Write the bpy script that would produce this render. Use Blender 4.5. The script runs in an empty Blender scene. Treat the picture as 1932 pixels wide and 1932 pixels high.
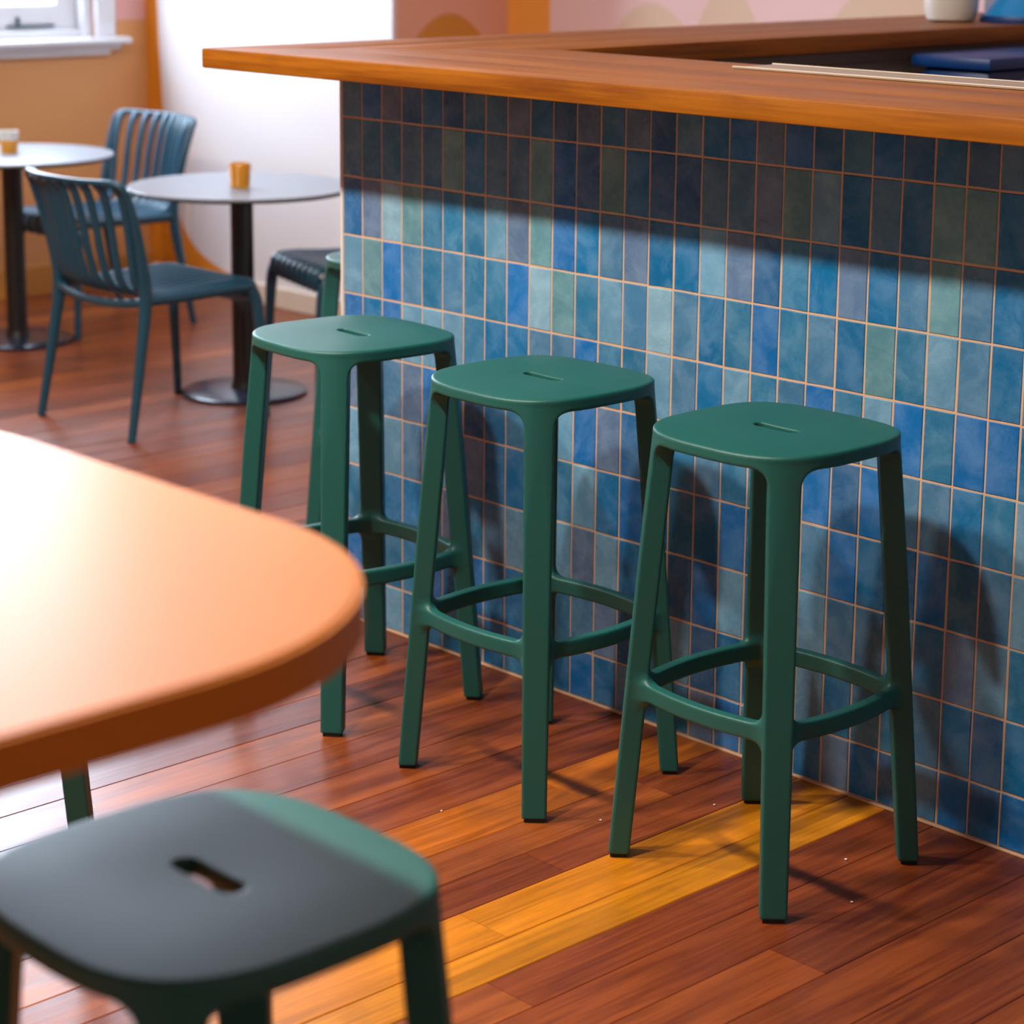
import bpy, bmesh, math, random
import numpy as np
from mathutils import Vector, Matrix

random.seed(7)
sc = bpy.context.scene
col = sc.collection
PI = math.pi

# ------------------------------------------------------------------ camera
cam_d = bpy.data.cameras.new('camera')
cam = bpy.data.objects.new('camera', cam_d)
col.objects.link(cam)
CR = ((0.68994, 0.72381, 0.00809), (0.15208, -0.13388, -0.97926), (-0.70772, 0.67686, -0.20245))
RIGHT, DOWN, FWD = (Vector(v).normalized() for v in CR)
m = Matrix.Identity(4)
for i in range(3):
    m[i][0] = RIGHT[i]; m[i][1] = -DOWN[i]; m[i][2] = -FWD[i]
m.translation = Vector((3.807, -3.129, 1.584))
cam.matrix_world = m
cam_d.sensor_fit = 'HORIZONTAL'
cam_d.sensor_width = 24.0
cam_d.lens = 4269.65 / 1932 * 24.0
cam_d.shift_y = -(966 - 700) / 1932
cam_d.clip_start = 0.05
cam_d.dof.use_dof = True
cam_d.dof.focus_distance = 3.85
cam_d.dof.aperture_fstop = 2.8
sc.camera = cam

# ------------------------------------------------------------------ world, lights, exposure
world = bpy.data.worlds.new('world'); sc.world = world
world.use_nodes = True
bgn = world.node_tree.nodes['Background']
bgn.inputs[0].default_value = (0.80, 0.88, 1.0, 1)
bgn.inputs[1].default_value = 22.0
sc.view_settings.view_transform = 'Standard'
sc.view_settings.look = 'None'
sc.view_settings.exposure = 0.28
sc.view_settings.gamma = 1.0
sc.view_settings.use_curve_mapping = False
sc.cycles.use_denoising = True
sc.cycles.max_bounces = 8
sc.cycles.diffuse_bounces = 4
sc.cycles.sample_clamp_indirect = 6.0

def lamp(name, loc, power, colour, size, target=None, kind='AREA', spread=PI):
    d = bpy.data.lights.new(name, kind)
    d.energy = power; d.color = colour
    if kind == 'AREA':
        d.shape = 'DISK'; d.size = size; d.spread = spread
    o = bpy.data.objects.new(name, d); col.objects.link(o)
    o.location = loc
    if target is not None:
        o.rotation_euler = (Vector(target) - Vector(loc)).to_track_quat('-Z', 'Y').to_euler()
    return o
WARM = (1.0, 0.90, 0.76)
# the row of ceiling lamps, above the picture, that throws the worktop's and the stools' shadows on the tiles
for x in (-1.1, 0.1, 1.3):
    lamp('ceiling_lamp_offscreen', (x, -2.08, 3.3), 70, WARM, 0.2, (x, -2.08, 0))

# ------------------------------------------------------------------ materials
def s2l(c):
    return tuple((x / 12.92 if x <= 0.04045 else ((x + 0.055) / 1.055) ** 2.4) for x in c)
def hexc(h):
    h = h.lstrip('#'); return s2l([int(h[i:i + 2], 16) / 255 for i in (0, 2, 4)]) + (1.0,)
class N:
    """tiny node helper"""
    def __init__(s, name):
        s.m = bpy.data.materials.new(name); s.m.use_nodes = True
        s.t = s.m.node_tree; s.b = s.t.nodes['Principled BSDF']
    def add(s, typ, **kw):
        n = s.t.nodes.new(typ)
        for k, v in kw.items():
            if k.startswith('in_'): n.inputs[int(k[3:]) if k[3:].isdigit() else k[3:]].default_value = v
            else: setattr(n, k, v)
        return n
    def link(s, a, b): s.t.links.new(a, b)
    def math(s, op, a, b=None, clamp=False):
        n = s.t.nodes.new('ShaderNodeMath'); n.operation = op; n.use_clamp = clamp
        for i, v in enumerate((a, b)):
            if v is None: continue
            if isinstance(v, (int, float)): n.inputs[i].default_value = v
            else: s.link(v, n.inputs[i])
        return n.outputs[0]
    def mix(s, fac, a, b, blend='MIX'):
        n = s.t.nodes.new('ShaderNodeMix'); n.data_type = 'RGBA'; n.blend_type = blend
        for i, v in ((0, fac), (6, a), (7, b)):
            if isinstance(v, (int, float)): n.inputs[i].default_value = v
            elif isinstance(v, tuple): n.inputs[i].default_value = v
            else: s.link(v, n.inputs[i])
        return n.outputs[2]
    def step(s, v, lo, hi):
        n = s.t.nodes.new('ShaderNodeMapRange'); n.interpolation_type = 'SMOOTHSTEP'
        s.link(v, n.inputs[0]); n.inputs[1].default_value = lo; n.inputs[2].default_value = hi
        n.inputs[3].default_value = 0; n.inputs[4].default_value = 1
        return n.outputs[0]
    def pos(s):
        g = s.add('ShaderNodeNewGeometry'); return g.outputs['Position']
    def noise(s, vec, scale, detail=3, rough=0.5, dist=0.0):
        n = s.add('ShaderNodeTexNoise'); n.inputs['Scale'].default_value = scale
        n.inputs['Detail'].default_value = detail; n.inputs['Roughness'].default_value = rough
        n.inputs['Distortion'].default_value = dist
        if vec is not None: s.link(vec, n.inputs['Vector'])
        return n.outputs[0]
    def mapv(s, vec, scale=(1, 1, 1), loc=(0, 0, 0)):
        n = s.add('ShaderNodeMapping'); n.inputs['Scale'].default_value = scale; n.inputs['Location'].default_value = loc
        s.link(vec, n.inputs['Vector']); return n.outputs[0]
    def bump(s, h, strength, dist=0.002):
        n = s.add('ShaderNodeBump'); n.inputs['Strength'].default_value = strength; n.inputs['Distance'].default_value = dist
        s.link(h, n.inputs['Height']); s.link(n.outputs[0], s.b.inputs['Normal'])
    def base(s, v):
        if isinstance(v, tuple): s.b.inputs['Base Color'].default_value = v
        else: s.link(v, s.b.inputs['Base Color'])
    def set(s, **kw):
        for k, v in kw.items(): s.b.inputs[k.replace('_', ' ')].default_value = v
        return s
def plain(name, c, rough=0.5, bump=0.0, bscale=300, **kw):
    n = N(name)
    p = n.pos()
    v = n.noise(p, 6, 3)
    n.base(n.mix(n.math('MULTIPLY', v, 0.12), hexc(c), (0, 0, 0, 1)))
    n.set(Roughness=rough, **kw)
    if bump: n.bump(n.noise(p, bscale, 2), bump, 0.001)
    return n.m

M = {}
# stool plastic: moulded green, fine pebble grain
M['stool'] = plain('stool_green_plastic', '#135c57', 0.46, 0.10, 900)
M['pad'] = plain('black_rubber', '#0c0f0f', 0.7)
M['chair'] = plain('chair_teal_plastic', '#11485f', 0.32, 0.06, 700)
M['black_metal'] = plain('black_powder_coat', '#0b1016', 0.35)
M['base_metal'] = plain('dark_base_plate', '#262c3e', 0.22)
M['table_grey'] = plain('grey_laminate', '#858a92', 0.35)
M['table_edge'] = plain('dark_laminate_edge', '#24302e', 0.5)
M['orange_top'] = plain('orange_laminate', '#cf7a10', 0.38)
M['orange_rim'] = plain('orange_rim', '#cf7a10', 0.45)
M['white_paint'] = plain('white_gloss_paint', '#dfe1e6', 0.35)
M['trim_white'] = plain('white_trim', '#e2dede', 0.4)
M['ceiling'] = plain('ceiling_white', '#eeece8', 0.8)
M['wall_plain'] = plain('plain_wall_cream', '#e3d3c8', 0.7)
M['baseboard_ochre'] = plain('baseboard_ochre', '#c98a3c', 0.5)
M['baseboard_cream'] = plain('baseboard_cream', '#dcc9b4', 0.5)
M['steel'] = plain('brushed_steel', '#b9b5b0', 0.32, Metallic=0.9)
M['cabinet'] = plain('greige_cabinet', '#7a726c', 0.45)
M['ceramic'] = plain('white_ceramic', '#dcdcd8', 0.3)
M['blue_plastic'] = plain('bright_blue_plastic', '#1d93e0', 0.35)
M['navy_plastic'] = plain('deep_blue_plastic', '#0b3d80', 0.4)
M['grey_plastic'] = plain('grey_plastic', '#8f8f9e', 0.5)
M['tray_mid'] = plain('worn_tray_metal', '#9c8f82', 0.4, 0.3, 60)
M['dark_stay'] = plain('window_stay_metal', '#3c5560', 0.4, Metallic=0.6)
M['subfloor'] = plain('dark_subfloor', '#1a0c08', 0.9)

def mk_tile():
    n = N('glazed_blue_tile')
    oi = n.add('ShaderNodeObjectInfo')
    p = n.pos()
    off = n.add('ShaderNodeVectorMath', operation='SCALE'); off.inputs[3].default_value = 1.0
    cmb = n.add('ShaderNodeCombineXYZ')
    r = n.math('MULTIPLY', oi.outputs['Random'], 37.0)
    n.link(r, cmb.inputs[0]); n.link(r, cmb.inputs[2])
    va = n.add('ShaderNodeVectorMath', operation='ADD')
    n.link(p, va.inputs[0]); n.link(cmb.outputs[0], va.inputs[1])
    v = va.outputs[0]
    a = n.noise(v, 14, 4, 0.6, 0.6)
    b = n.noise(v, 90, 3, 0.7)
    f = n.step(n.math('ADD', n.math('MULTIPLY', a, 0.88), n.math('MULTIPLY', b, 0.12)), 0.34, 0.70)
    dark = n.mix(0.20, oi.outputs['Color'], (0.005, 0.05, 0.16, 1))
    light = n.mix(0.12, oi.outputs['Color'], (0.55, 0.68, 0.78, 1))
    n.base(n.mix(f, dark, light))
    n.link(n.math('ADD', n.math('MULTIPLY', b, 0.22), 0.16), n.b.inputs['Roughness'])
    n.set(**{'Specular IOR Level': 0.24})
    n.bump(n.math('ADD', a, n.math('MULTIPLY', b, 0.2)), 0.35, 0.004)
    return n.m
M['tile'] = mk_tile()
M['grout'] = plain('peach_grout', '#d6b294', 0.85, 0.2, 500)

def mk_wood(name, axis, use_obj_colour, c1='#8a4a1e', c2='#b9701f', rough=0.3, mottled=0.35, spec=0.5):
    n = N(name)
    p = n.pos()
    if use_obj_colour:
        oi = n.add('ShaderNodeObjectInfo')
        cmb = n.add('ShaderNodeCombineXYZ'); r = n.math('MULTIPLY', oi.outputs['Random'], 53.0)
        for i in range(3): n.link(r, cmb.inputs[i])
        va = n.add('ShaderNodeVectorMath', operation='ADD'); n.link(p, va.inputs[0]); n.link(cmb.outputs[0], va.inputs[1])
        p = va.outputs[0]
    sc3 = [26, 26, 26]; sc3[axis] = 1.6
    g = n.noise(n.mapv(p, tuple(sc3)), 1.0, 5, 0.62, 0.7)
    sc4 = [150, 150, 150]; sc4[axis] = 5.0
    fine = n.noise(n.mapv(p, tuple(sc4)), 1.0, 3, 0.6)
    big = n.noise(p, 4.0, 4, 0.6)
    f = n.step(n.math('ADD', n.math('MULTIPLY', g, 0.7), n.math('MULTIPLY', fine, 0.3)), 0.3, 0.7)
    if use_obj_colour:
        cc = oi.outputs['Color']
        a = n.mix(0.55, cc, (0.03, 0.006, 0.003, 1)); b = n.mix(0.10, cc, (0.85, 0.34, 0.05, 1))
    else:
        a = hexc(c1); b = hexc(c2)
    c = n.mix(f, a, b)
    c = n.mix(n.math('MULTIPLY', n.step(big, 0.5, 0.75), mottled), c, (0.04, 0.008, 0.004, 1))
    n.base(c)
    n.link(n.math('ADD', n.math('MULTIPLY', g, 0.18), rough), n.b.inputs['Roughness'])
    n.bump(n.math('ADD', g, n.math('MULTIPLY', fine, 0.5)), 0.12, 0.002)
    n.b.inputs['Specular IOR Level'].default_value = spec
    return n.m
M['plank'] = mk_wood('varnished_floorboard', 1, True, rough=0.25, spec=0.5, mottled=0.35)
M['top_x'] = mk_wood('varnished_worktop', 0, False, '#723a05', '#a4620a', 0.40, 0.2, 0.3)
M['top_y'] = mk_wood('varnished_worktop_wing', 1, False, '#723a05', '#a4620a', 0.40, 0.2, 0.3)
M['edge_x'] = mk_wood('varnished_worktop_edge', 0, False, '#723a05', '#a4620a', 0.40, 0.2, 0.3)
M['edge_y'] = mk_wood('varnished_worktop_edge_wing', 1, False, '#723a05', '#a4620a', 0.40, 0.2, 0.3)
M['raw_ply'] = mk_wood('pale_strip', 0, False, '#cfc0ae', '#e8ddd0', 0.4, 0.3)

def mk_wall_left():
    n = N('mural_ochre_and_pink'); x = n.add('ShaderNodeSeparateXYZ'); n.link(n.pos(), x.inputs[0])
    y, z = x.outputs[1], x.outputs[2]
    c = hexc('#d0955c')
    c = n.mix(n.step(z, 1.098, 1.102), c, hexc('#d9a49c'))
    n.base(c); n.set(Roughness=0.55); return n.m
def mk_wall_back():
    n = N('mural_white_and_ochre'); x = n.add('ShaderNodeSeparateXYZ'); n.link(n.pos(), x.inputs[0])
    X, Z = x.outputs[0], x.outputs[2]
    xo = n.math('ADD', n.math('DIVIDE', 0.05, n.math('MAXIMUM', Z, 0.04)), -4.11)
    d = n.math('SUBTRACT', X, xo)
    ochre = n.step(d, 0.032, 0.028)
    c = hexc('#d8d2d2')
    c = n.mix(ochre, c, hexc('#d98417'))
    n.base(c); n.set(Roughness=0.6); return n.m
def mk_wall_return():
    n = N('mural_terracotta'); x = n.add('ShaderNodeSeparateXYZ'); n.link(n.pos(), x.inputs[0])
    y, z = x.outputs[1], x.outputs[2]
    dy = n.math('SUBTRACT', y, 2.61)
    h = n.math('SUBTRACT', 1.178, n.math('MULTIPLY', n.math('MULTIPLY', dy, dy), 3.2))
    hill = n.step(n.math('SUBTRACT', h, z), -0.004, 0.004)
    c = n.mix(hill, hexc('#dfa48c'), hexc('#cc8836'))
    n.base(c); n.set(Roughness=0.6); return n.m
def mk_wall_far():
    n = N('mural_pink_and_beige'); x = n.add('ShaderNodeSeparateXYZ'); n.link(n.pos(), x.inputs[0])
    X, z = x.outputs[0], x.outputs[2]
    m_ = None
    for cx, top, k in ((-1.80, 1.238, 3.2), (-1.44, 1.32, 8.0), (-0.72, 1.36, 2.2), (0.3, 1.30, 2.5), (1.5, 1.4, 2.0)):
        dx = n.math('ADD', X, -cx)
        h = n.math('SUBTRACT', top, n.math('MULTIPLY', n.math('MULTIPLY', dx, dx), k))
        m_ = h if m_ is None else n.math('MAXIMUM', m_, h)
    hill = n.step(n.math('SUBTRACT', m_, z), -0.004, 0.004)
    c = n.mix(hill, hexc('#e2bfbc'), hexc('#d4b89e'))
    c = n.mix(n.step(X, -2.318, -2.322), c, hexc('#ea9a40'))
    n.base(c); n.set(Roughness=0.6); return n.m
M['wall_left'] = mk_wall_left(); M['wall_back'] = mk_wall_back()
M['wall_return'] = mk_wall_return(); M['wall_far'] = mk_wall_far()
def mk_glass(name='window_glass', tint=(0.93, 0.97, 1, 1)):
    n = N(name)
    tr = n.add('ShaderNodeBsdfTransparent'); tr.inputs[0].default_value = tint
    gl = n.add('ShaderNodeBsdfGlossy'); gl.inputs['Roughness'].default_value = 0.02
    mx = n.add('ShaderNodeMixShader'); mx.inputs[0].default_value = 0.05; n.link(tr.outputs[0], mx.inputs[1]); n.link(gl.outputs[0], mx.inputs[2])
    n.link(mx.outputs[0], n.t.nodes['Material Output'].inputs[0]); return n.m
M['glass'] = mk_glass()
def mk_amber():
    n = N('amber_candle_glass'); n.base(hexc('#e8a21c')); n.set(Roughness=0.12, **{'Transmission Weight': 0.25, 'Specular IOR Level': 0.6}); return n.m
M['amber'] = mk_amber()
M['cream_wax'] = plain('cream_wax', '#f2e2c4', 0.4)

# ------------------------------------------------------------------ mesh helpers
def link(name, me, mat, parent=None, loc=None):
    o = bpy.data.objects.new(name, me); col.objects.link(o)
    if mat is not None and len(me.materials) == 0: me.materials.append(mat)
    if parent is not None: o.parent = parent
    if loc is not None: o.location = loc
    return o
def smooth(me, angle=None):
    me.polygons.foreach_set('use_smooth', [True] * len(me.polygons))
    if angle is not None:
        me.set_sharp_from_angle(angle=math.radians(angle))
def bm_box(bm, lo, hi):
    vs = [bm.verts.new((x, y, z)) for z in (lo[2], hi[2]) for y in (lo[1], hi[1]) for x in (lo[0], hi[0])]
    for f in ((0, 2, 3, 1), (4, 5, 7, 6), (0, 1, 5, 4), (2, 6, 7, 3), (0, 4, 6, 2), (1, 3, 7, 5)):
        bm.faces.new([vs[i] for i in f])
    return vs
def box(name, lo, hi, mat, parent=None, bevel=0.0, seg=1):
    bm = bmesh.new(); bm_box(bm, lo, hi)
    if bevel: bmesh.ops.bevel(bm, geom=bm.edges[:], offset=bevel, segments=seg, affect='EDGES', profile=0.5)
    me = bpy.data.meshes.new(name); bm.to_mesh(me); bm.free()
    if bevel: smooth(me, 35)
    return link(name, me, mat, parent)
def prism(name, pts, z0, z1, mat, parent=None, bevel=0.0):
    bm = bmesh.new()
    a = [bm.verts.new((x, y, z0)) for x, y in pts]; b = [bm.verts.new((x, y, z1)) for x, y in pts]
    n = len(pts)
    bm.faces.new(a[::-1]); bm.faces.new(b)
    for i in range(n): bm.faces.new((a[i], a[(i + 1) % n], b[(i + 1) % n], b[i]))
    if bevel:
        eds = [e for e in bm.edges if abs(e.verts[0].co.z - e.verts[1].co.z) < 1e-6]
        bmesh.ops.bevel(bm, geom=eds, offset=bevel, segments=2, affect='EDGES', profile=0.5)
    me = bpy.data.meshes.new(name); bm.to_mesh(me); bm.free(); smooth(me, 40)
    return link(name, me, mat, parent)
def lathe(name, prof, mat, parent=None, loc=None, seg=64):
    bm = bmesh.new(); rings = []
    for r, z in prof:
        if r < 1e-6: rings.append([bm.verts.new((0, 0, z))])
        else: rings.append([bm.verts.new((r * math.cos(2 * PI * k / seg), r * math.sin(2 * PI * k / seg), z)) for k in range(seg)])
    for A, B in zip(rings, rings[1:]):
        for k in range(seg):
            k2 = (k + 1) % seg
            if len(A) == 1 and len(B) == 1: continue
            if len(A) == 1: bm.faces.new((A[0], B[k2], B[k]))
            elif len(B) == 1: bm.faces.new((A[k], A[k2], B[0]))
            else: bm.faces.new((A[k], A[k2], B[k2], B[k]))
    bmesh.ops.recalc_face_normals(bm, faces=bm.faces[:])
    me = bpy.data.meshes.new(name); bm.to_mesh(me); bm.free(); smooth(me, 35)
    return link(name, me, mat, parent, loc)
def catmull(P, n):
    P = [Vector(p) for p in P]; out = []
    Q = [2 * P[0] - P[1]] + P + [2 * P[-1] - P[-2]]
    for i in range(1, len(Q) - 2):
        for k in range(n):
            t = k / n; a, b, c, d = Q[i - 1], Q[i], Q[i + 1], Q[i + 2]
            out.append(0.5 * ((2 * b) + (c - a) * t + (2 * a - 5 * b + 4 * c - d) * t * t + (3 * b - a - 3 * c + d) * t ** 3))
    out.append(P[-1]); return out
def sweep(name, P, widths, side, mat, parent, n=5, seg=10):
    """elliptic tube along P; widths = list of (half width along `side`, half thickness) per control point"""
    path = catmull(P, n)
    W = catmull([(w[0], w[1], 0) for w in widths], n)
    bm = bmesh.new(); rings = []
    for i, p in enumerate(path):
        t = (path[min(i + 1, len(path) - 1)] - path[max(i - 1, 0)]).normalized()
        s = Vector(side); s = (s - t * s.dot(t)).normalized(); u = t.cross(s)
        rings.append([bm.verts.new(p + s * (W[i].x * math.cos(2 * PI * k / seg)) + u * (W[i].y * math.sin(2 * PI * k / seg))) for k in range(seg)])
    for A, B in zip(rings, rings[1:]):
        for k in range(seg): bm.faces.new((A[k], A[(k + 1) % seg], B[(k + 1) % seg], B[k]))
    bm.faces.new(rings[0][::-1]); bm.faces.new(rings[-1])
    bmesh.ops.recalc_face_normals(bm, faces=bm.faces[:])
    me = bpy.data.meshes.new(name); bm.to_mesh(me); bm.free(); smooth(me, 60)
    return link(name, me, mat, parent)
def empty(name, loc=(0, 0, 0), rz=0.0):
    o = bpy.data.objects.new(name, None); col.objects.link(o)
    o.empty_display_size = 0.1; o.location = loc; o.rotation_euler = (0, 0, rz); return o
def tag(o, label, cat, group=None):
    o['label'] = label; o['category'] = cat
    if group: o['group'] = group
    return o
def struct(o, label=None, cat=None):
    o['kind'] = 'structure'
    if label: o['label'] = label
    if cat: o['category'] = cat
    return o
def copy_tree(o, parent=None):
    c = o.copy(); col.objects.link(c)
    if parent is not None: c.parent = parent
    for ch in o.children: copy_tree(ch, c)
    return c

# ------------------------------------------------------------------ room shell
XL, YB, YF, XR, YN, XE, ZC = -4.12, 2.33, 2.913, 6.0, -6.0, -2.551, 3.4
TH = 0.15
def wall_boxes(name, mat, axis, pos, thick, a0, a1, z0, z1, holes):
    """one mesh: a slab perpendicular to `axis` with rectangular openings (a_lo, a_hi, z_lo, z_hi)"""
    bm = bmesh.new()
    def put(a, b, c, d):
        if b - a < 1e-4 or d - c < 1e-4: return
        p0, p1 = sorted((pos, pos + thick))
        if axis == 0: bm_box(bm, (p0, a, c), (p1, b, d))
        else: bm_box(bm, (a, p0, c), (b, p1, d))
    cur = a0
    for h in sorted(holes):
        put(cur, h[0], z0, z1); put(h[0], h[1], z0, h[2]); put(h[0], h[1], h[3], z1); cur = h[1]
    put(cur, a1, z0, z1)
    me = bpy.data.meshes.new(name); bm.to_mesh(me); bm.free()
    return link(name, me, mat)
WIN_L = [(0.45, 2.075, 1.03, 3.15)]
struct(wall_boxes('wall_left', M['wall_left'], 0, XL, -TH, YN - TH, YB + TH, 0, ZC, WIN_L), 'ochre wall with pink upper band and a white window', 'wall')
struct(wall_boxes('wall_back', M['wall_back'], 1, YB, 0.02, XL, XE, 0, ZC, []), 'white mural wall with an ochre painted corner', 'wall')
struct(box('wall_return', (XE - 0.02, YB + 0.02, 0), (XE, YF, ZC), M['wall_return']), 'terracotta painted wall return with an ochre hill', 'wall')
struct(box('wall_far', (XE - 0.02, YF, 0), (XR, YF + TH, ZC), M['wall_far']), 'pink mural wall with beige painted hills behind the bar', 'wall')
struct(box('wall_right', (XR, YN - TH, 0), (XR + TH, YF + TH, ZC), M['wall_plain']), 'plain cream wall at the far end of the bar', 'wall')
struct(wall_boxes('wall_front', M['wall_plain'], 1, YN, -TH, XL, XR, 0, ZC, []), 'plain cream street wall behind the tables', 'wall')
struct(box('ceiling', (XL - TH, YN - TH, ZC), (XR + TH, YF + TH, ZC + 0.1), M['ceiling']), 'plain white ceiling', 'ceiling')
# baseboards
struct(box('baseboard_left', (XL, YN, 0.0), (XL + 0.018, YB, 0.125), M['baseboard_ochre'], bevel=0.004), 'ochre painted skirting below the ochre wall', 'baseboard')
struct(box('baseboard_back', (XL + 0.018, YB - 0.016, 0.0), (XE, YB, 0.085), M['baseboard_cream'], bevel=0.004), 'cream painted skirting below the white mural wall', 'baseboard')

def portal(loc, sx, sy, direction):
    d = bpy.data.lights.new('window_portal_offscreen', 'AREA'); d.shape = 'RECTANGLE'; d.size = sx; d.size_y = sy
    d.cycles.is_portal = True
    o = bpy.data.objects.new('window_portal_offscreen', d); col.objects.link(o); o.location = loc
    o.rotation_euler = Vector(direction).to_track_quat('-Z', 'Y').to_euler()
for a, b, c, d in WIN_L: portal((XL - TH - 0.01, (a + b) / 2, (c + d) / 2), b - a, d - c, (1, 0, 0))

def window_left(idx, h, label):
    a, b, c, d = h
    w = struct(empty('window_%d' % idx, (XL, (a + b) / 2, c)), label, 'window')
    w.matrix_world = Matrix.Translation((XL, (a + b) / 2, c)); inv = Vector((XL, (a + b) / 2, c))
    def bx(name, lo, hi, mat, par=w, bev=0.004):
        off = inv if par is w else inv
        o = box(name, [lo[i] - off[i] for i in range(3)], [hi[i] - off[i] for i in range(3)], mat, par, bev)
        return o
    wp = M['white_paint']
    cw = 0.092
    for y0, y1 in ((a - cw, a), (b, b + cw)): bx('casing', (XL, y0, c + 0.004), (XL + 0.022, y1, d + cw), wp)
    bx('casing', (XL, a, d), (XL + 0.022, b, d + cw), wp)
    bx('window_sill', (XL - 0.02, a - cw - 0.045, c - 0.022), (XL + 0.075, b + cw + 0.045, c + 0.004), wp, bev=0.006)
    # moulded apron whose end steps back under the sill
    bx('apron', (XL, a - cw - 0.01, c - 0.045), (XL + 0.05, b + cw + 0.01, c - 0.022), wp, bev=0.008)
    bx('apron', (XL, a - cw + 0.03, c - 0.066), (XL + 0.03, b + cw - 0.03, c - 0.045), wp, bev=0.006)
    # jamb lining and sash
    for y0, y1 in ((a, a + 0.045), (b - 0.045, b)): bx('jamb', (XL - 0.13, y0, c), (XL - 0.01, y1, d), wp)
    bx('jamb', (XL - 0.13, a, d - 0.045), (XL - 0.01, b, d), wp)
    bx('jamb', (XL - 0.13, a, c + 0.001), (XL - 0.025, b, c + 0.037), wp)
    sl = 0.095; s0, s1 = XL - 0.10, XL - 0.06
    mid = (a + b) / 2
    for y0, y1 in ((a + 0.046, mid - 0.012), (mid + 0.012, b - 0.046)):
        bx('sash_stile', (s0, y0, c + 0.035), (s1, y0 + sl * 0.8, d - 0.05), wp)
        bx('sash_stile', (s0, y1 - sl, c + 0.035), (s1, y1, d - 0.05), wp)
        bx('sash_rail', (s0, y0, c + 0.035), (s1 + 0.002, y1, c + 0.14), wp)
        bx('sash_rail', (s0, y0, d - 0.14), (s1 + 0.002, y1, d - 0.05), wp)
        bx('pane', (s0 + 0.018, y0 + sl * 0.7, c + 0.13), (s0 + 0.022, y1 - sl * 0.9, d - 0.13), M['glass'], bev=0)
        st = bx('window_stay', (s1 + 0.004, y1 - 0.33, c + 0.050), (s1 + 0.02, y1 - 0.11, c + 0.060), M['dark_stay'])
        bx('stay_peg', (s1 + 0.004, y1 - 0.285, c + 0.058), (s1 + 0.016, y1 - 0.27, c + 0.093), M['dark_stay'])
    bx('mullion', (XL - 0.12, mid - 0.012, c + 0.03), (XL - 0.03, mid + 0.012, d), wp)
    return w
for i, h in enumerate(WIN_L):
    window_left(i + 1, h, ['white painted casement window in the ochre wall', 'second white casement window along the ochre wall', 'tall white casement window nearest the street'][i])

# ------------------------------------------------------------------ floor of single boards running towards the bar
floor = struct(box('floor', (XL - TH, YN - TH, -0.06), (XR + TH, YF + TH, -0.021), M['subfloor']), 'varnished red-brown timber floorboards', 'floor')
rng = random.Random(11)
joints = [0.853, 0.988, 1.12, 1.219, 1.318, 1.433, 1.520, 1.622, 1.735]
x = joints[0]
while x > XL - 0.12: x -= rng.uniform(0.112, 0.128); joints.insert(0, x)
x = joints[-1]
while x < XR: x += rng.uniform(0.112, 0.128); joints.append(x)
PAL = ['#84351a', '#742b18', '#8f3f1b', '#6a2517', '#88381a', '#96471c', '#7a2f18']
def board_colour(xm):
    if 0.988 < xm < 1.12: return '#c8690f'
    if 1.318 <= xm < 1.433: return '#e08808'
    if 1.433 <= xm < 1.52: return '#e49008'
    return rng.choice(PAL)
def board(x0, x1, y0, y1, c):
    g = 0.0006; b = 0.0014; h = rng.uniform(-0.0004, 0.0004)
    bm = bmesh.new()
    zt = h
    e_ = 0.0003
    outer = [(x0 + g, y0 + e_), (x1 - g, y0 + e_), (x1 - g, y1 - e_), (x0 + g, y1 - e_)]
    inner = [(x0 + g + b, y0 + 0.0006), (x1 - g - b, y0 + 0.0006), (x1 - g - b, y1 - 0.0006), (x0 + g + b, y1 - 0.0006)]
    A = [bm.verts.new((p[0], p[1], -0.021)) for p in outer]; B = [bm.verts.new((p[0], p[1], zt - 0.0016)) for p in outer]; C = [bm.verts.new((p[0], p[1], zt)) for p in inner]
    for i in range(4):
        j = (i + 1) % 4
        bm.faces.new((A[i], A[j], B[j], B[i])); bm.faces.new((B[i], B[j], C[j], C[i]))
    bm.faces.new(C)
    me = bpy.data.meshes.new('floorboard'); bm.to_mesh(me); bm.free()
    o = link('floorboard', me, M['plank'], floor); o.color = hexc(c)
for x0, x1 in zip(joints, joints[1:]):
    xm = (x0 + x1) / 2
    yend = YB if xm < XE else YF
    cuts = [YN]
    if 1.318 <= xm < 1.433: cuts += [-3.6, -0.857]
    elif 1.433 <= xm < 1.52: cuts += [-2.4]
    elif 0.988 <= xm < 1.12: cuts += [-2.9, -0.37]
    else:
        y = YN + rng.uniform(1.2, 3.6)
        while y < yend - 0.6: cuts.append(y); y += rng.uniform(3.2, 4.6)
    cuts.append(yend)
    for i, (y0, y1) in enumerate(zip(cuts, cuts[1:])):
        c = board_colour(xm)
        board(max(x0, XL), min(x1, XR), y0, y1, c)

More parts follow.
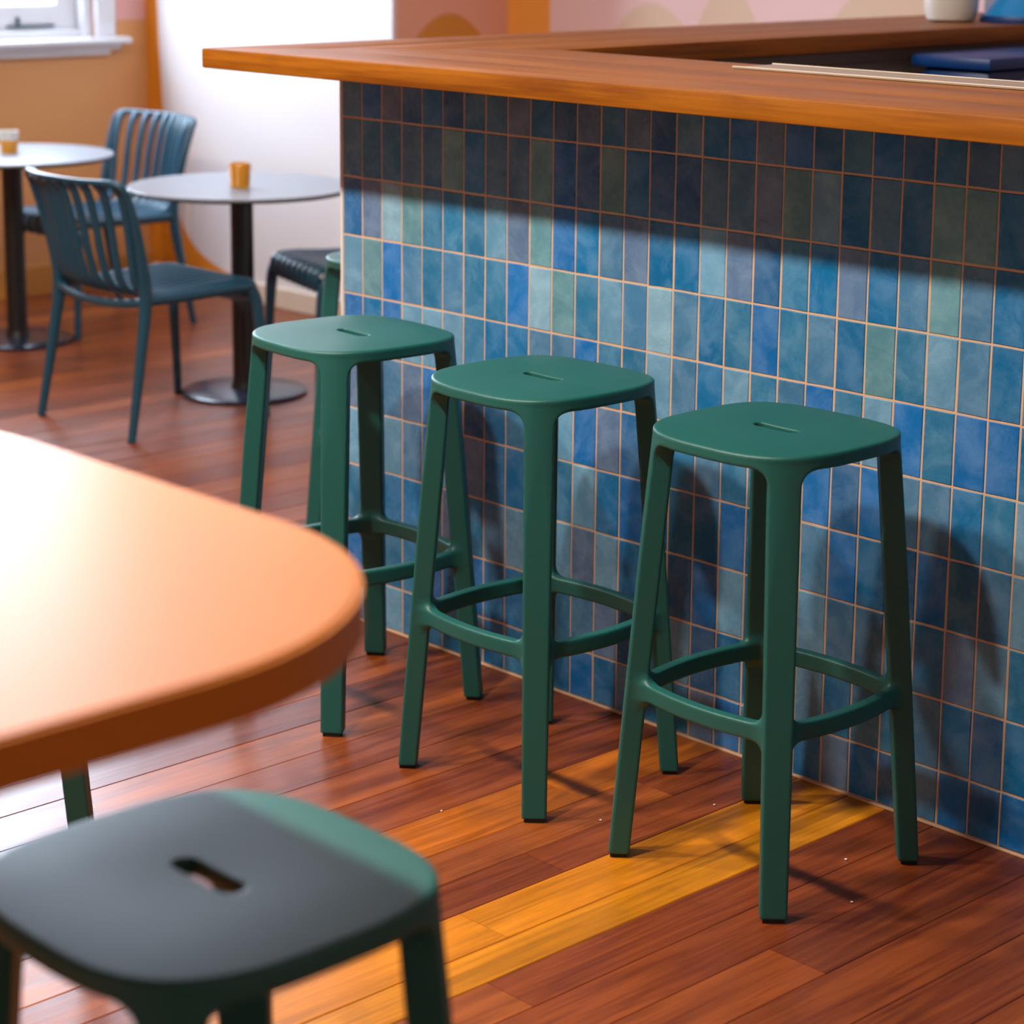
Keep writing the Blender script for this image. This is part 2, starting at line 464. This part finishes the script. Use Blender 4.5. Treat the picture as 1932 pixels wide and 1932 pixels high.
# ------------------------------------------------------------------ bar: wall, tiles, worktop
TW, ROW = 0.065, 0.128157
ZT = 8.81 * ROW                       # height of the first full grout line
ZB, ZTOP = 1.234, 1.276               # worktop underside / top
bar = struct(box('wall_bar_front', (0.0, -0.0022, 0.0), (3.6, 0.11, ZB), M['grout']), 'bar front clad in glazed blue tiles', 'wall')
tile_meshes = {}
def tile_mesh(h, var):
    key = (round(h, 4), var)
    if key in tile_meshes: return tile_meshes[key]
    r2 = random.Random(100 + var)
    g = 0.0015
    w, hh, d, b = TW / 2 - g, h / 2 - g, 0.007, 0.0016
    bm = bmesh.new()
    jit = lambda: r2.uniform(-0.0005, 0.0005)
    cs = [(-w + jit(), -hh + jit()), (w + jit(), -hh + jit()), (w + jit(), hh + jit()), (-w + jit(), hh + jit())]
    ms = []
    for i in range(4):
        a, c = cs[i], cs[(i + 1) % 4]; ms += [a, ((a[0] + c[0]) / 2 + jit(), (a[1] + c[1]) / 2 + jit())]
    A = [bm.verts.new((p[0], d, p[1])) for p in ms]; B = [bm.verts.new((p[0], b, p[1])) for p in ms]
    C = [bm.verts.new((p[0] * (1 - b / w), r2.uniform(-0.0003, 0.0003), p[1] * (1 - b / hh))) for p in ms]
    n = len(ms)
    for i in range(n):
        j = (i + 1) % n
        bm.faces.new((A[j], A[i], B[i], B[j])); bm.faces.new((B[j], B[i], C[i], C[j]))
    ctr = bm.verts.new((0, r2.uniform(-0.0004, 0.0004), 0))
    for i in range(n): bm.faces.new((C[(i + 1) % n], C[i], ctr))
    bmesh.ops.recalc_face_normals(bm, faces=bm.faces[:])
    me = bpy.data.meshes.new('tile'); bm.to_mesh(me); bm.free(); smooth(me, 25)
    me.materials.append(M['tile']); tile_meshes[key] = me; return me
TC = {'M': '#2a77a4', 'S': '#447ca6', 'P': '#5c7ba2', 'L': '#649cc0', 'W': '#80aec8', 'G': '#5c92a0',
      'T': '#0c70aa', 'B': '#1470bc', 'K': '#24649c'}
ROWS = ['SBPKTKMSPTKPMPKSTBPBTMBKTKS',
        'SMMSMGTSSGBKGTKKSSPGLTSTGGT',
        'KPWGMMMLPGBTSPTTLPKMTPTSGST',
        'LGBSMSMMBWGMLSWSTMBMSTGMLST']
rt = random.Random(5)
def tile_colour(r, c):
    if r < len(ROWS) and c < len(ROWS[r]): k = ROWS[r][c]
    else: k = rt.choice('MSLBTKPMBTMLBS')
    col_ = hexc(TC[k]); f = rt.uniform(0.92, 1.18)
    return tuple(min(1, v * f) for v in col_[:3]) + (1.0,)
NR, NC = 10, 30
def row_span(r):
    if r == 0: return ZT, ZB
    if r == NR - 1: return 0.004, ZT - 8 * ROW
    return ZT - r * ROW, ZT - (r - 1) * ROW
for c in range(NC):
    for r in range(NR):
        z0, z1 = row_span(r)
        o = link('tile', tile_mesh(z1 - z0, (c * 7 + r * 3) % 9), None, bar, ((c + 0.5) * TW, -0.0035 + 0.0 , (z0 + z1) / 2))
        o.rotation_euler = (math.radians(rt.uniform(-0.35, 0.35)), 0, math.radians(rt.uniform(-0.4, 0.4)))
        o.color = tile_colour(r, c)
bm = bmesh.new()                                             # the run of tiles beyond the picture's edge
for c in range(NC, 55):
    for r in range(NR):
        z0, z1 = row_span(r); bm_box(bm, (c * TW + 0.0013, -0.0035, z0 + 0.0013), ((c + 1) * TW - 0.0013, 0.0035, z1 - 0.0013))
me = bpy.data.meshes.new('tile_run'); bm.to_mesh(me); bm.free()
o = link('tile_run', me, M['tile'], bar); o['kind'] = 'stuff'; o.color = hexc('#2f7398')
struct(box('trim_1', (-0.0085, -0.005, 0), (0.0, 0.11, ZB), M['trim_white'], bevel=0.0015), 'white edge trim at the corner of the tiled bar', 'trim')
struct(box('trim_2', (0.0, -0.008, 0.0), (3.6, -0.0036, 0.0045), M['grout'], bevel=0.001), 'thin sealant bead along the foot of the tiles', 'trim')
struct(box('wall_bar_side', (0.0, 0.11, 0.0), (0.09, 2.72, ZB), M['wall_plain']), 'plain side wall of the bar below the worktop wing', 'wall')

OX, OY, IX, IY = -0.175, -0.245, 0.323, 0.333
wt = tag(empty('bar_worktop', (OX, OY, ZB)), 'long L-shaped varnished orange-brown timber worktop on the tiled bar', 'worktop')
def wp_(name, pts, mat, bev=0.0025, z0=ZB, z1=ZTOP):
    return prism(name, [(p[0] - OX, p[1] - OY) for p in pts], z0 - ZB, z1 - ZB, mat, wt, bev)
e = 0.012; g = 0.0006
# front wing: three boards, mitred against the side wing
YC = [OY + e, -0.055, 0.135, IY - e]
def mit(y): return OX + (y - OY) * (IX - OX) / (IY - OY)
for y0, y1 in zip(YC, YC[1:]):
    wp_('worktop_board', [(mit(y0) + g, y0 + g), (3.75, y0 + g), (3.75, y1 - g), (mit(y1) + g, y1 - g)], M['top_x'], 0.0006)
XC = [OX + e, -0.01, 0.155, IX - e]
def mity(x): return OY + (x - OX) * (IY - OY) / (IX - OX)
for x0, x1 in zip(XC, XC[1:]):
    wp_('worktop_board', [(x0 + g, mity(x0) + g), (x1 - g, mity(x1) + g), (x1 - g, 2.72), (x0 + g, 2.72)], M['top_y'], 0.0006)
wp_('edge_strip', [(OX, OY), (3.75, OY), (3.75, OY + e), (OX + e, OY + e)], M['edge_x'], 0.003)
wp_('edge_strip', [(OX, OY), (OX + e, OY + e), (OX + e, 2.72), (OX, 2.72)], M['edge_y'], 0.003)
wp_('edge_strip', [(IX, IY), (3.75, IY), (3.75, IY - e), (IX - e, IY - e)], M['edge_x'], 0.002)
wp_('edge_strip', [(IX, IY), (IX - e, IY - e), (IX - e, 2.72), (IX, 2.72)], M['edge_y'], 0.002)
# metal drip tray let into the back of the front wing
tr = tag(empty('drip_tray', (0.93, 0.20, ZTOP)), 'long pale metal drip tray on the back edge of the bar worktop', 'tray')
box('tray_floor', (0, 0, 0.0005), (2.6, 0.125, 0.003), M['tray_mid'], tr, 0.0008)
for y0, y1 in ((0, 0.006), (0.119, 0.125)): box('tray_rim', (0, y0, 0.003), (2.6, y1, 0.0055), M['raw_ply'], tr, 0.001)

# ------------------------------------------------------------------ inside the bar
cb = tag(empty('under_counter_cabinet', (0.12, 0.40, 0)), 'greige cabinet under the side wing behind the bar', 'cabinet')
box('body', (0, 0, 0), (0.16, 2.28, 1.232), M['cabinet'], cb, 0.004)
for i in range(3): box('door', (0.1605, 0.02 + i * 0.76, 0.08), (0.178, 0.75 + i * 0.76, 1.20), M['cabinet'], cb, 0.003)
bn = tag(empty('steel_bench', (0.50, 0.16, 0)), 'brushed steel work bench behind the bar front', 'bench')
box('bench_top', (0, 0, 0.86), (2.9, 0.55, 0.90), M['steel'], bn, 0.004)
for xx in (0.03, 1.45, 2.85):
    for yy in (0.03, 0.5): box('leg', (xx - 0.02, yy - 0.02, 0), (xx + 0.02, yy + 0.02, 0.86), M['steel'], bn, 0.002)
ct = tag(empty('storage_crate', (0.345, 1.56, 0)), 'deep blue plastic crate standing beside the greige cabinet', 'crate')
box('crate_body', (0.015, 0.02, 0), (0.225, 0.92, 1.19), M['navy_plastic'], ct, 0.02, 2)
box('crate_lid', (0, 0, 1.19), (0.24, 0.94, 1.222), M['navy_plastic'], ct, 0.01, 2)
tag(lathe('steel_bin', [(0, 0), (0.15, 0), (0.16, 0.02), (0.16, 1.13), (0.145, 1.165), (0.05, 1.185), (0, 1.187)], M['steel'], None, (0.80, 1.50, 0)), 'brushed steel round bin with domed lid behind the bar', 'bin')
# things standing at the far end of the side wing
tag(lathe('ceramic_pot', [(0, 0), (0.055, 0), (0.066, 0.006), (0.073, 0.03), (0.075, 0.07), (0.072, 0.13), (0.069, 0.132), (0.066, 0.128), (0.066, 0.03), (0, 0.02)], M['ceramic'], None, (0.085, 2.09, ZTOP)), 'white ceramic pot on the worktop wing', 'pot')
gb = tag(empty('storage_box', (0.055, 2.43, ZTOP)), 'grey box with a black foot between the white pot and blue tub', 'box')
box('foot', (-0.07, -0.06, 0), (0.045, 0.10, 0.012), M['black_metal'], gb, 0.003)
box('body', (-0.066, -0.055, 0.012), (0.041, 0.095, 0.22), M['grey_plastic'], gb, 0.008)
tb = tag(empty('plastic_tub', (0.235, 2.235, ZTOP)), 'bright blue plastic tub upside down on the worktop wing', 'tub')
lathe('tub_wall', [(0.122, 0.018), (0.116, 0.026), (0.078, 0.075), (0.07, 0.16), (0.064, 0.166), (0, 0.167)], M['blue_plastic'], tb)
lathe('rim', [(0.118, 0), (0.128, 0.001), (0.13, 0.009), (0.127, 0.018), (0.118, 0.019)], M['navy_plastic'], tb)

# ------------------------------------------------------------------ moulded bar stool (signed distance field meshed with surface nets)
def build_stool():
    h = 0.0027; X = 0.2133; nx = int(X / h)
    ax = (np.arange(0, nx + 1) * h).astype(np.float32)
    az = (np.arange(-4, int(0.765 / h)) * h).astype(np.float32)
    x, y, z = np.meshgrid(ax, ax, az, indexing='ij', sparse=True)
    def smin(a, b, k):
        d = np.maximum(k - np.abs(a - b), 0) / k
        return np.minimum(a, b) - d * d * k * 0.25
    def rbox(qx, qy, r):
        qx = qx + r; qy = qy + r
        return np.hypot(np.maximum(qx, 0), np.maximum(qy, 0)) + np.minimum(np.maximum(qx, qy), 0) - r
    r2 = math.sqrt(2)
    u = (x + y) / r2; t = (x - y) / r2
    zn = np.clip(z / 0.75, 0, 1)
    D = 0.262 - 0.060 * zn
    th = 0.0175 + 0.002 * zn; hw = 0.0220 + 0.0045 * zn
    leg = rbox(np.abs(u - (D - th)) - th, np.abs(t) - hw, 0.004)
    leg = np.maximum(leg, np.maximum(0.006 - z, z - 0.738))
    # foot ring
    zr, xl, y0, bow = 0.298, 0.150, 0.150, 0.022
    def bar(a, b):
        yc = y0 + bow * (1 - np.minimum(a / xl, 1.1) ** 2)
        d = rbox(np.abs(b - yc) * 0.97 - 0.0105, np.abs(z - zr) - 0.0150, 0.004)
        return np.maximum(d, a - 0.158)
    ring = np.minimum(bar(x, y), bar(y, x))
    f = smin(leg, ring, 0.022)
    # seat
    n = 3.05
    se = (x ** n + y ** n) ** (1 / n) - 0.179
    zt = 0.750 - 0.55 * np.maximum(y - 0.085, 0) ** 2 - 0.18 * np.maximum(x - 0.085, 0) ** 2 - 0.002 * np.exp(-(x * x + y * y) / 0.006)
    dz = np.abs(z - (zt - 0.0085)) - 0.0085
    seat = rbox(se, dz, 0.005)
    # hanging rim below the seat edge
    rim = rbox(np.abs(se + 0.007) - 0.007, np.abs(z - 0.734) - 0.0095, 0.004)
    seat = smin(seat, rim, 0.006)
    f = smin(f, seat, 0.030)
    env = rbox(se - 0.085 * np.maximum(0.735 - z, 0), z - zt + 0 * x, 0.005)
    f = np.maximum(f, env)
    f = np.maximum(f, u - D)
    slot = np.hypot(np.maximum(x - 0.034, 0), y) - 0.0115
    f = np.maximum(f, -slot + 0 * z)
    f = np.broadcast_to(f, (len(ax), len(ax), len(az)))
    f = np.concatenate([f[:0:-1], f], 0); f = np.concatenate([f[:, :0:-1], f], 1)
    f = np.ascontiguousarray(f)
    org = np.array([-nx * h, -nx * h, az[0]])
    return surface_nets(f, h, org)
def surface_nets(f, h, org):
    nx, ny, nz = f.shape
    s = f < 0
    cnt = np.zeros((nx - 1, ny - 1, nz - 1), np.int8)
    for dx in (0, 1):
        for dy in (0, 1):
            for dz in (0, 1): cnt += s[dx:nx - 1 + dx, dy:ny - 1 + dy, dz:nz - 1 + dz]
    act = (cnt > 0) & (cnt < 8)
    I = np.argwhere(act)
    idx = -np.ones(act.shape, np.int32); idx[act] = np.arange(len(I))
    P = np.zeros((len(I), 3)); C = np.zeros(len(I))
    cor = [(a, b, c) for a in (0, 1) for b in (0, 1) for c in (0, 1)]
    for a in cor:
        for k in range(3):
            if a[k]: continue
            b = list(a); b[k] = 1
            fa = f[I[:, 0] + a[0], I[:, 1] + a[1], I[:, 2] + a[2]]; fb = f[I[:, 0] + b[0], I[:, 1] + b[1], I[:, 2] + b[2]]
            m_ = (fa < 0) != (fb < 0)
            tt = np.where(m_, fa / np.where(m_, fa - fb, 1), 0)
            q = np.tile(np.array(a, float), (len(I), 1)); q[:, k] += tt
            P[m_] += q[m_]; C[m_] += 1
    P = (P / C[:, None] + I) * h + org
    Q = []
    for k in range(3):
        sl0 = [slice(None)] * 3; sl1 = [slice(None)] * 3; sl0[k] = slice(0, -1); sl1[k] = slice(1, None)
        a, b = s[tuple(sl0)], s[tuple(sl1)]
        E = np.argwhere(a != b); ins = a[tuple(E.T)]
        o1, o2 = [(1, 2), (2, 0), (0, 1)][k]
        ok = (E[:, o1] > 0) & (E[:, o2] > 0) & (E[:, o1] < f.shape[o1] - 1) & (E[:, o2] < f.shape[o2] - 1)
        E = E[ok]; ins = ins[ok]
        def cell(d1, d2):
            e_ = E.copy(); e_[:, o1] -= d1; e_[:, o2] -= d2; return idx[tuple(e_.T)]
        q = np.stack([cell(1, 1), cell(0, 1), cell(0, 0), cell(1, 0)], 1)
        q[~ins] = q[~ins][:, ::-1]
        Q.append(q)
    Q = np.concatenate(Q)
    g = np.gradient(f, h)
    ii = np.clip(np.rint((P - org) / h).astype(int), 1, np.array(f.shape) - 2)
    # average the gradient over the cell for soft shading
    Nn = np.zeros_like(P)
    base = np.floor((P - org) / h).astype(int); fr = (P - org) / h - base
    for a in cor:
        w = np.prod([fr[:, i] if a[i] else 1 - fr[:, i] for i in range(3)], axis=0)
        j = np.clip(base + a, 0, np.array(f.shape) - 1)
        for c in range(3): Nn[:, c] += w * g[c][j[:, 0], j[:, 1], j[:, 2]]
    Nn /= np.linalg.norm(Nn, axis=1, keepdims=True) + 1e-9
    return P, Nn, Q
def sub_mesh(name, P, Nn, Q, mask, mat):
    q = Q[mask]; used, inv = np.unique(q.ravel(), return_inverse=True); q = inv.reshape(-1, 4)
    me = bpy.data.meshes.new(name)
    me.vertices.add(len(used)); me.vertices.foreach_set('co', P[used].astype(np.float32).ravel())
    me.loops.add(q.size); me.loops.foreach_set('vertex_index', q.astype(np.int32).ravel())
    me.polygons.add(len(q)); me.polygons.foreach_set('loop_start', np.arange(0, q.size, 4, dtype=np.int32))
    me.update(calc_edges=True); me.validate()
    me.polygons.foreach_set('use_smooth', [True] * len(me.polygons))
    me.normals_split_custom_set_from_vertices(Nn[used].astype(np.float32).tolist())
    me.materials.append(mat); return me
P_, N_, Q_ = build_stool()
ctr = P_[Q_].mean(1)
is_seat = ctr[:, 2] > 0.712
rad_leg = np.abs((np.abs(ctr[:, 0]) + np.abs(ctr[:, 1])) / math.sqrt(2) - (0.2375 - 0.018)); tl = np.abs(np.abs(ctr[:, 0]) - np.abs(ctr[:, 1])) / math.sqrt(2)
is_ring = (~is_seat) & (np.abs(ctr[:, 2] - 0.298) < 0.045) & (tl > 0.034)
stool0 = empty('bar_stool')
link('seat', sub_mesh('seat', P_, N_, Q_, is_seat, M['stool']), None, stool0)
leg_l = (~is_seat) & (~is_ring)
for sx in (-1, 1):
    for sy in (-1, 1):
        lg = link('leg', sub_mesh('leg', P_, N_, Q_, leg_l & (ctr[:, 0] * sx > 0) & (ctr[:, 1] * sy > 0), M['stool']), None, stool0)
        bm = bmesh.new()
        d = (0.262 - 0.0165); c0 = Vector((sx * d / math.sqrt(2), sy * d / math.sqrt(2), 0))
        du = Vector((sx, sy, 0)).normalized(); dt = Vector((-sy, sx, 0)).normalized()
        lo = [bm.verts.new(c0 + du * a + dt * b) for a, b in ((-0.0135, -0.0175), (0.0135, -0.0175), (0.0135, 0.0175), (-0.0135, 0.0175))]
        hi = [bm.verts.new(v.co + Vector((0, 0, 0.008))) for v in lo]
        bm.faces.new(lo[::-1]); bm.faces.new(hi)
        for i in range(4): bm.faces.new((lo[i], lo[(i + 1) % 4], hi[(i + 1) % 4], hi[i]))
        bmesh.ops.recalc_face_normals(bm, faces=bm.faces[:])
        me = bpy.data.meshes.new('foot_pad'); bm.to_mesh(me); bm.free(); link('foot_pad', me, M['pad'], lg)
for mx in (is_ring & (ctr[:, 0] > np.abs(ctr[:, 1])), is_ring & (-ctr[:, 0] > np.abs(ctr[:, 1])), is_ring & (ctr[:, 1] > np.abs(ctr[:, 0])), is_ring & (-ctr[:, 1] > np.abs(ctr[:, 0]))):
    link('footrest_bar', sub_mesh('footrest_bar', P_, N_, Q_, mx, M['stool']), None, stool0)
STOOLS = [((0.405, -0.312), -5, 'green moulded bar stool at the tiled bar, beside its white corner trim'),
          ((0.957, -0.327), -1, 'green moulded bar stool at the tiled bar, between two others in the row'),
          ((1.503, -0.327), -1, 'green moulded bar stool at the tiled bar, standing on the bright orange floorboards'),
          ((-0.270, 0.425), 2, 'green bar stool under the side wing of the worktop, past the tiled corner'),
          ((0.735, -1.455), 3, 'green bar stool behind the orange table, all but a leg hidden by its top'),
          ((2.290, -2.040), 0, 'green bar stool pushed under the orange table, its slotted seat in full view')]
for i, ((sx, sy), rz, lab) in enumerate(STOOLS):
    o = stool0 if i == 0 else copy_tree(stool0)
    o.location = (sx, sy, 0.0006); o.rotation_euler = (0, 0, math.radians(rz))
    tag(o, lab, 'stool', 'green bar stools')

# ------------------------------------------------------------------ orange bar table in front
def rounded_rect(x0, x1, y0, y1, r, n=14):
    pts = []
    for cx, cy, a0 in ((x1 - r, y0 + r, -90), (x1 - r, y1 - r, 0), (x0 + r, y1 - r, 90), (x0 + r, y0 + r, 180)):
        for k in range(n + 1):
            a = math.radians(a0 + 90 * k / n); pts.append((cx + r * math.cos(a), cy + r * math.sin(a)))
    return pts
TX0, TX1, TY0, TY1, TZ = 1.56, 2.574, -2.93, -1.940, 1.05
tcx, tcy = (TX0 + TX1) / 2, (TY0 + TY1) / 2
ot = tag(empty('bar_table', (tcx, tcy, 0)), 'orange bar-height table with rounded corners and a thick rim', 'table')
rp = [(a - tcx, b - tcy) for a, b in rounded_rect(TX0, TX1, TY0, TY1, 0.30)]
prism('table_rim', rp, TZ - 0.038, TZ - 0.002, M['orange_rim'], ot, 0.006)
prism('table_top', [(a * 0.990, b * 0.990) for a, b in rp], TZ - 0.003, TZ, M['orange_top'], ot, 0.0012)
lathe('column', [(0, 0.012), (0.045, 0.012), (0.045, TZ - 0.045), (0, TZ - 0.045)], M['black_metal'], ot)
lathe('base', [(0, 0), (0.26, 0), (0.26, 0.008), (0.255, 0.012), (0, 0.014)], M['black_metal'], ot)
box('mount_plate', (-0.16, -0.16, TZ - 0.045), (0.16, 0.16, TZ - 0.038), M['black_metal'], ot, 0.002)

# ------------------------------------------------------------------ round cafe tables
def cafe_table(loc, label):
    t = tag(empty('cafe_table', (loc[0], loc[1], 0)), label, 'table', 'round cafe tables')
    zt = 0.685; R = 0.365
    lathe('table_top', [(0, zt - 0.010), (R - 0.004, zt - 0.010), (R, zt - 0.007), (R, zt - 0.002), (R - 0.002, zt), (0, zt)], M['table_grey'], t, seg=96)
    lathe('edge_band', [(0, zt - 0.016), (R - 0.012, zt - 0.016), (R - 0.002, zt - 0.0102), (0, zt - 0.0101)], M['table_edge'], t, seg=96)
    lathe('column', [(0, 0.012), (0.048, 0.012), (0.040, 0.035), (0.037, 0.05), (0.037, zt - 0.05), (0.037, zt - 0.016), (0, zt - 0.016)], M['black_metal'], t)
    lathe('base', [(0, 0), (0.202, 0), (0.205, 0.003), (0.205, 0.010), (0.198, 0.014), (0.06, 0.020), (0, 0.021)], M['base_metal'], t, seg=96)
    return t
cafe_table((-2.06, 1.265), 'round grey cafe table beside the white mural wall')
cafe_table((-3.33, 1.19), 'round grey cafe table under the white window')

def tealight(loc, label, tall):
    t = tag(empty('candle_glass', loc), label, 'candle', 'candle glasses on the cafe tables')
    prof = [(0, 0), (0.029, 0)]
    hh = 0.078 if tall else 0.08
    nr = 5
    for k in range(nr):
        z0 = 0.003 + k * (hh - 0.006) / nr; dz = (hh - 0.006) / nr
        r = 0.030 + 0.004 * k / nr
        prof += [(r, z0), (r + 0.0028, z0 + dz * 0.3), (r + 0.0028, z0 + dz * 0.7), (r, z0 + dz * 0.98)]
    prof += [(0.033, hh), (0.030, hh), (0.028, 0.01), (0, 0.01)]
    if tall:
        lathe('glass', prof, M['amber'], t)
    else:
        lathe('glass', [(0, 0), (0.031, 0), (0.033, 0.048), (0.031, 0.048), (0.030, 0.008), (0, 0.008)], M['amber'], t)
        lathe('glass_rim', [(0.0335, 0.0482), (0.036, 0.08), (0.0335, 0.08), (0.031, 0.0482)], M['ceramic'], t)
    lathe('candle', [(0, 0.011), (0.026, 0.011), (0.027, hh * 0.55), (0, hh * 0.57)], M['cream_wax'], t)
    return t
tealight((-2.02, 1.23, 0.685), 'ribbed amber candle glass on the round table beside the white mural wall', True)
tealight((-3.36, 1.20, 0.685), 'amber candle glass with a white rim on the round table under the window', False)

# ------------------------------------------------------------------ ribbed teal chairs
def build_chair():
    c = empty('slatted_chair'); mt = M['chair']
    for s in (-1, 1):
        sweep('rear_leg', [(s * 0.248, -0.262, 0.0), (s * 0.238, -0.215, 0.25), (s * 0.233, -0.19, 0.42), (s * 0.240, -0.205, 0.54), (s * 0.252, -0.235, 0.66), (s * 0.258, -0.268, 0.755)],
              [(0.012, 0.013), (0.014, 0.018), (0.016, 0.022), (0.015, 0.018), (0.013, 0.014), (0.011, 0.011)], (1, 0, 0), mt, c)
        sweep('front_leg', [(s * 0.236, 0.250, 0.0), (s * 0.230, 0.238, 0.22), (s * 0.226, 0.228, 0.36), (s * 0.224, 0.205, 0.415)],
              [(0.012, 0.013), (0.015, 0.016), (0.017, 0.020), (0.016, 0.018)], (1, 0, 0), mt, c)
        sweep('side_rail', [(s * 0.225, 0.215, 0.418), (s * 0.228, 0.10, 0.418), (s * 0.231, -0.08, 0.415), (s * 0.233, -0.20, 0.418)],
              [(0.014, 0.016), (0.014, 0.017), (0.014, 0.017), (0.015, 0.018)], (1, 0, 0), mt, c)
    nS = 9
    for k in range(nS):
        f = -1 + 2 * k / (nS - 1); xs = f * 0.192; cc = 1 - f * f
        P = [(xs, 0.222, 0.358), (xs, 0.238, 0.395), (xs, 0.222, 0.428), (xs, 0.15, 0.433 - 0.006 * cc), (xs, 0.0, 0.424 - 0.010 * cc), (xs, -0.13, 0.424 - 0.010 * cc),
             (xs * 1.02, -0.192 - 0.035 * cc, 0.452), (xs * 1.06, -0.215 - 0.048 * cc, 0.53), (xs * 1.10, -0.232 - 0.055 * cc, 0.64), (xs * 1.15, -0.258 - 0.055 * cc, 0.735), (xs * 1.17, -0.285 - 0.055 * cc, 0.772)]
        w = [(0.019, 0.007), (0.020, 0.010), (0.0205, 0.011), (0.0205, 0.011), (0.0205, 0.011), (0.0195, 0.011), (0.018, 0.011), (0.0155, 0.011), (0.0155, 0.011), (0.0175, 0.012), (0.0205, 0.0145)]
        sweep('slat', P, w, (1, 0, 0), mt, c, n=4, seg=10)
    # curled top rail, lower cross rails
    sweep('top_rail', [(-0.258, -0.262, 0.742), (-0.236, -0.288, 0.772), (-0.12, -0.330, 0.775), (0, -0.343, 0.776), (0.12, -0.330, 0.775), (0.236, -0.288, 0.772), (0.258, -0.262, 0.742)],
          [(0.012, 0.012), (0.011, 0.011), (0.008, 0.008), (0.008, 0.008), (0.008, 0.008), (0.011, 0.011), (0.012, 0.012)], (0, 0, 1), mt, c)
    sweep('back_rail', [(-0.232, -0.195, 0.412), (-0.12, -0.212, 0.398), (0, -0.220, 0.394), (0.12, -0.212, 0.398), (0.232, -0.195, 0.412)], [(0.014, 0.012)] * 5, (0, 0, 1), mt, c)
    sweep('front_rail', [(-0.225, 0.205, 0.385), (0, 0.208, 0.380), (0.225, 0.205, 0.385)], [(0.016, 0.010)] * 3, (0, 0, 1), mt, c)
    return c
chair0 = build_chair()
CH = [((-1.962, 0.848), 0, 'teal slatted chair showing its curved back, at the table beside the white wall'),
      ((-3.435, 1.612), 180, 'teal slatted chair in the ochre corner, pulled up to the table under the window'),
      ((-1.890, 1.625), 163, 'teal slatted chair half hidden by the tiled bar corner, facing the ochre wall side')]
for i, ((cx, cy), rz, lab) in enumerate(CH):
    o = chair0 if i == 0 else copy_tree(chair0)
    o.location = (cx, cy, 0.0006); o.rotation_euler = (0, 0, math.radians(rz))
    tag(o, lab, 'chair', 'teal slatted chairs')

# ------------------------------------------------------------------ crumbs on the boards
for cx, cy in ((1.608, -0.233), (1.30, -0.22), (1.21, -0.42), (1.72, -0.36), (0.99, -0.60)):
    bm = bmesh.new(); bmesh.ops.create_icosphere(bm, subdivisions=1, radius=0.0024)
    for v in bm.verts: v.co = Vector((v.co.x * rng.uniform(0.7, 1.5), v.co.y * rng.uniform(0.7, 1.5), v.co.z * 0.6 + 0.0016))
    me = bpy.data.meshes.new('crumb'); bm.to_mesh(me); bm.free()
    tag(link('crumb', me, M['ceramic'], None, (cx, cy, 0.0004)), 'tiny white crumb on the floorboards in front of the tiled bar', 'crumb', 'crumbs on the floorboards')
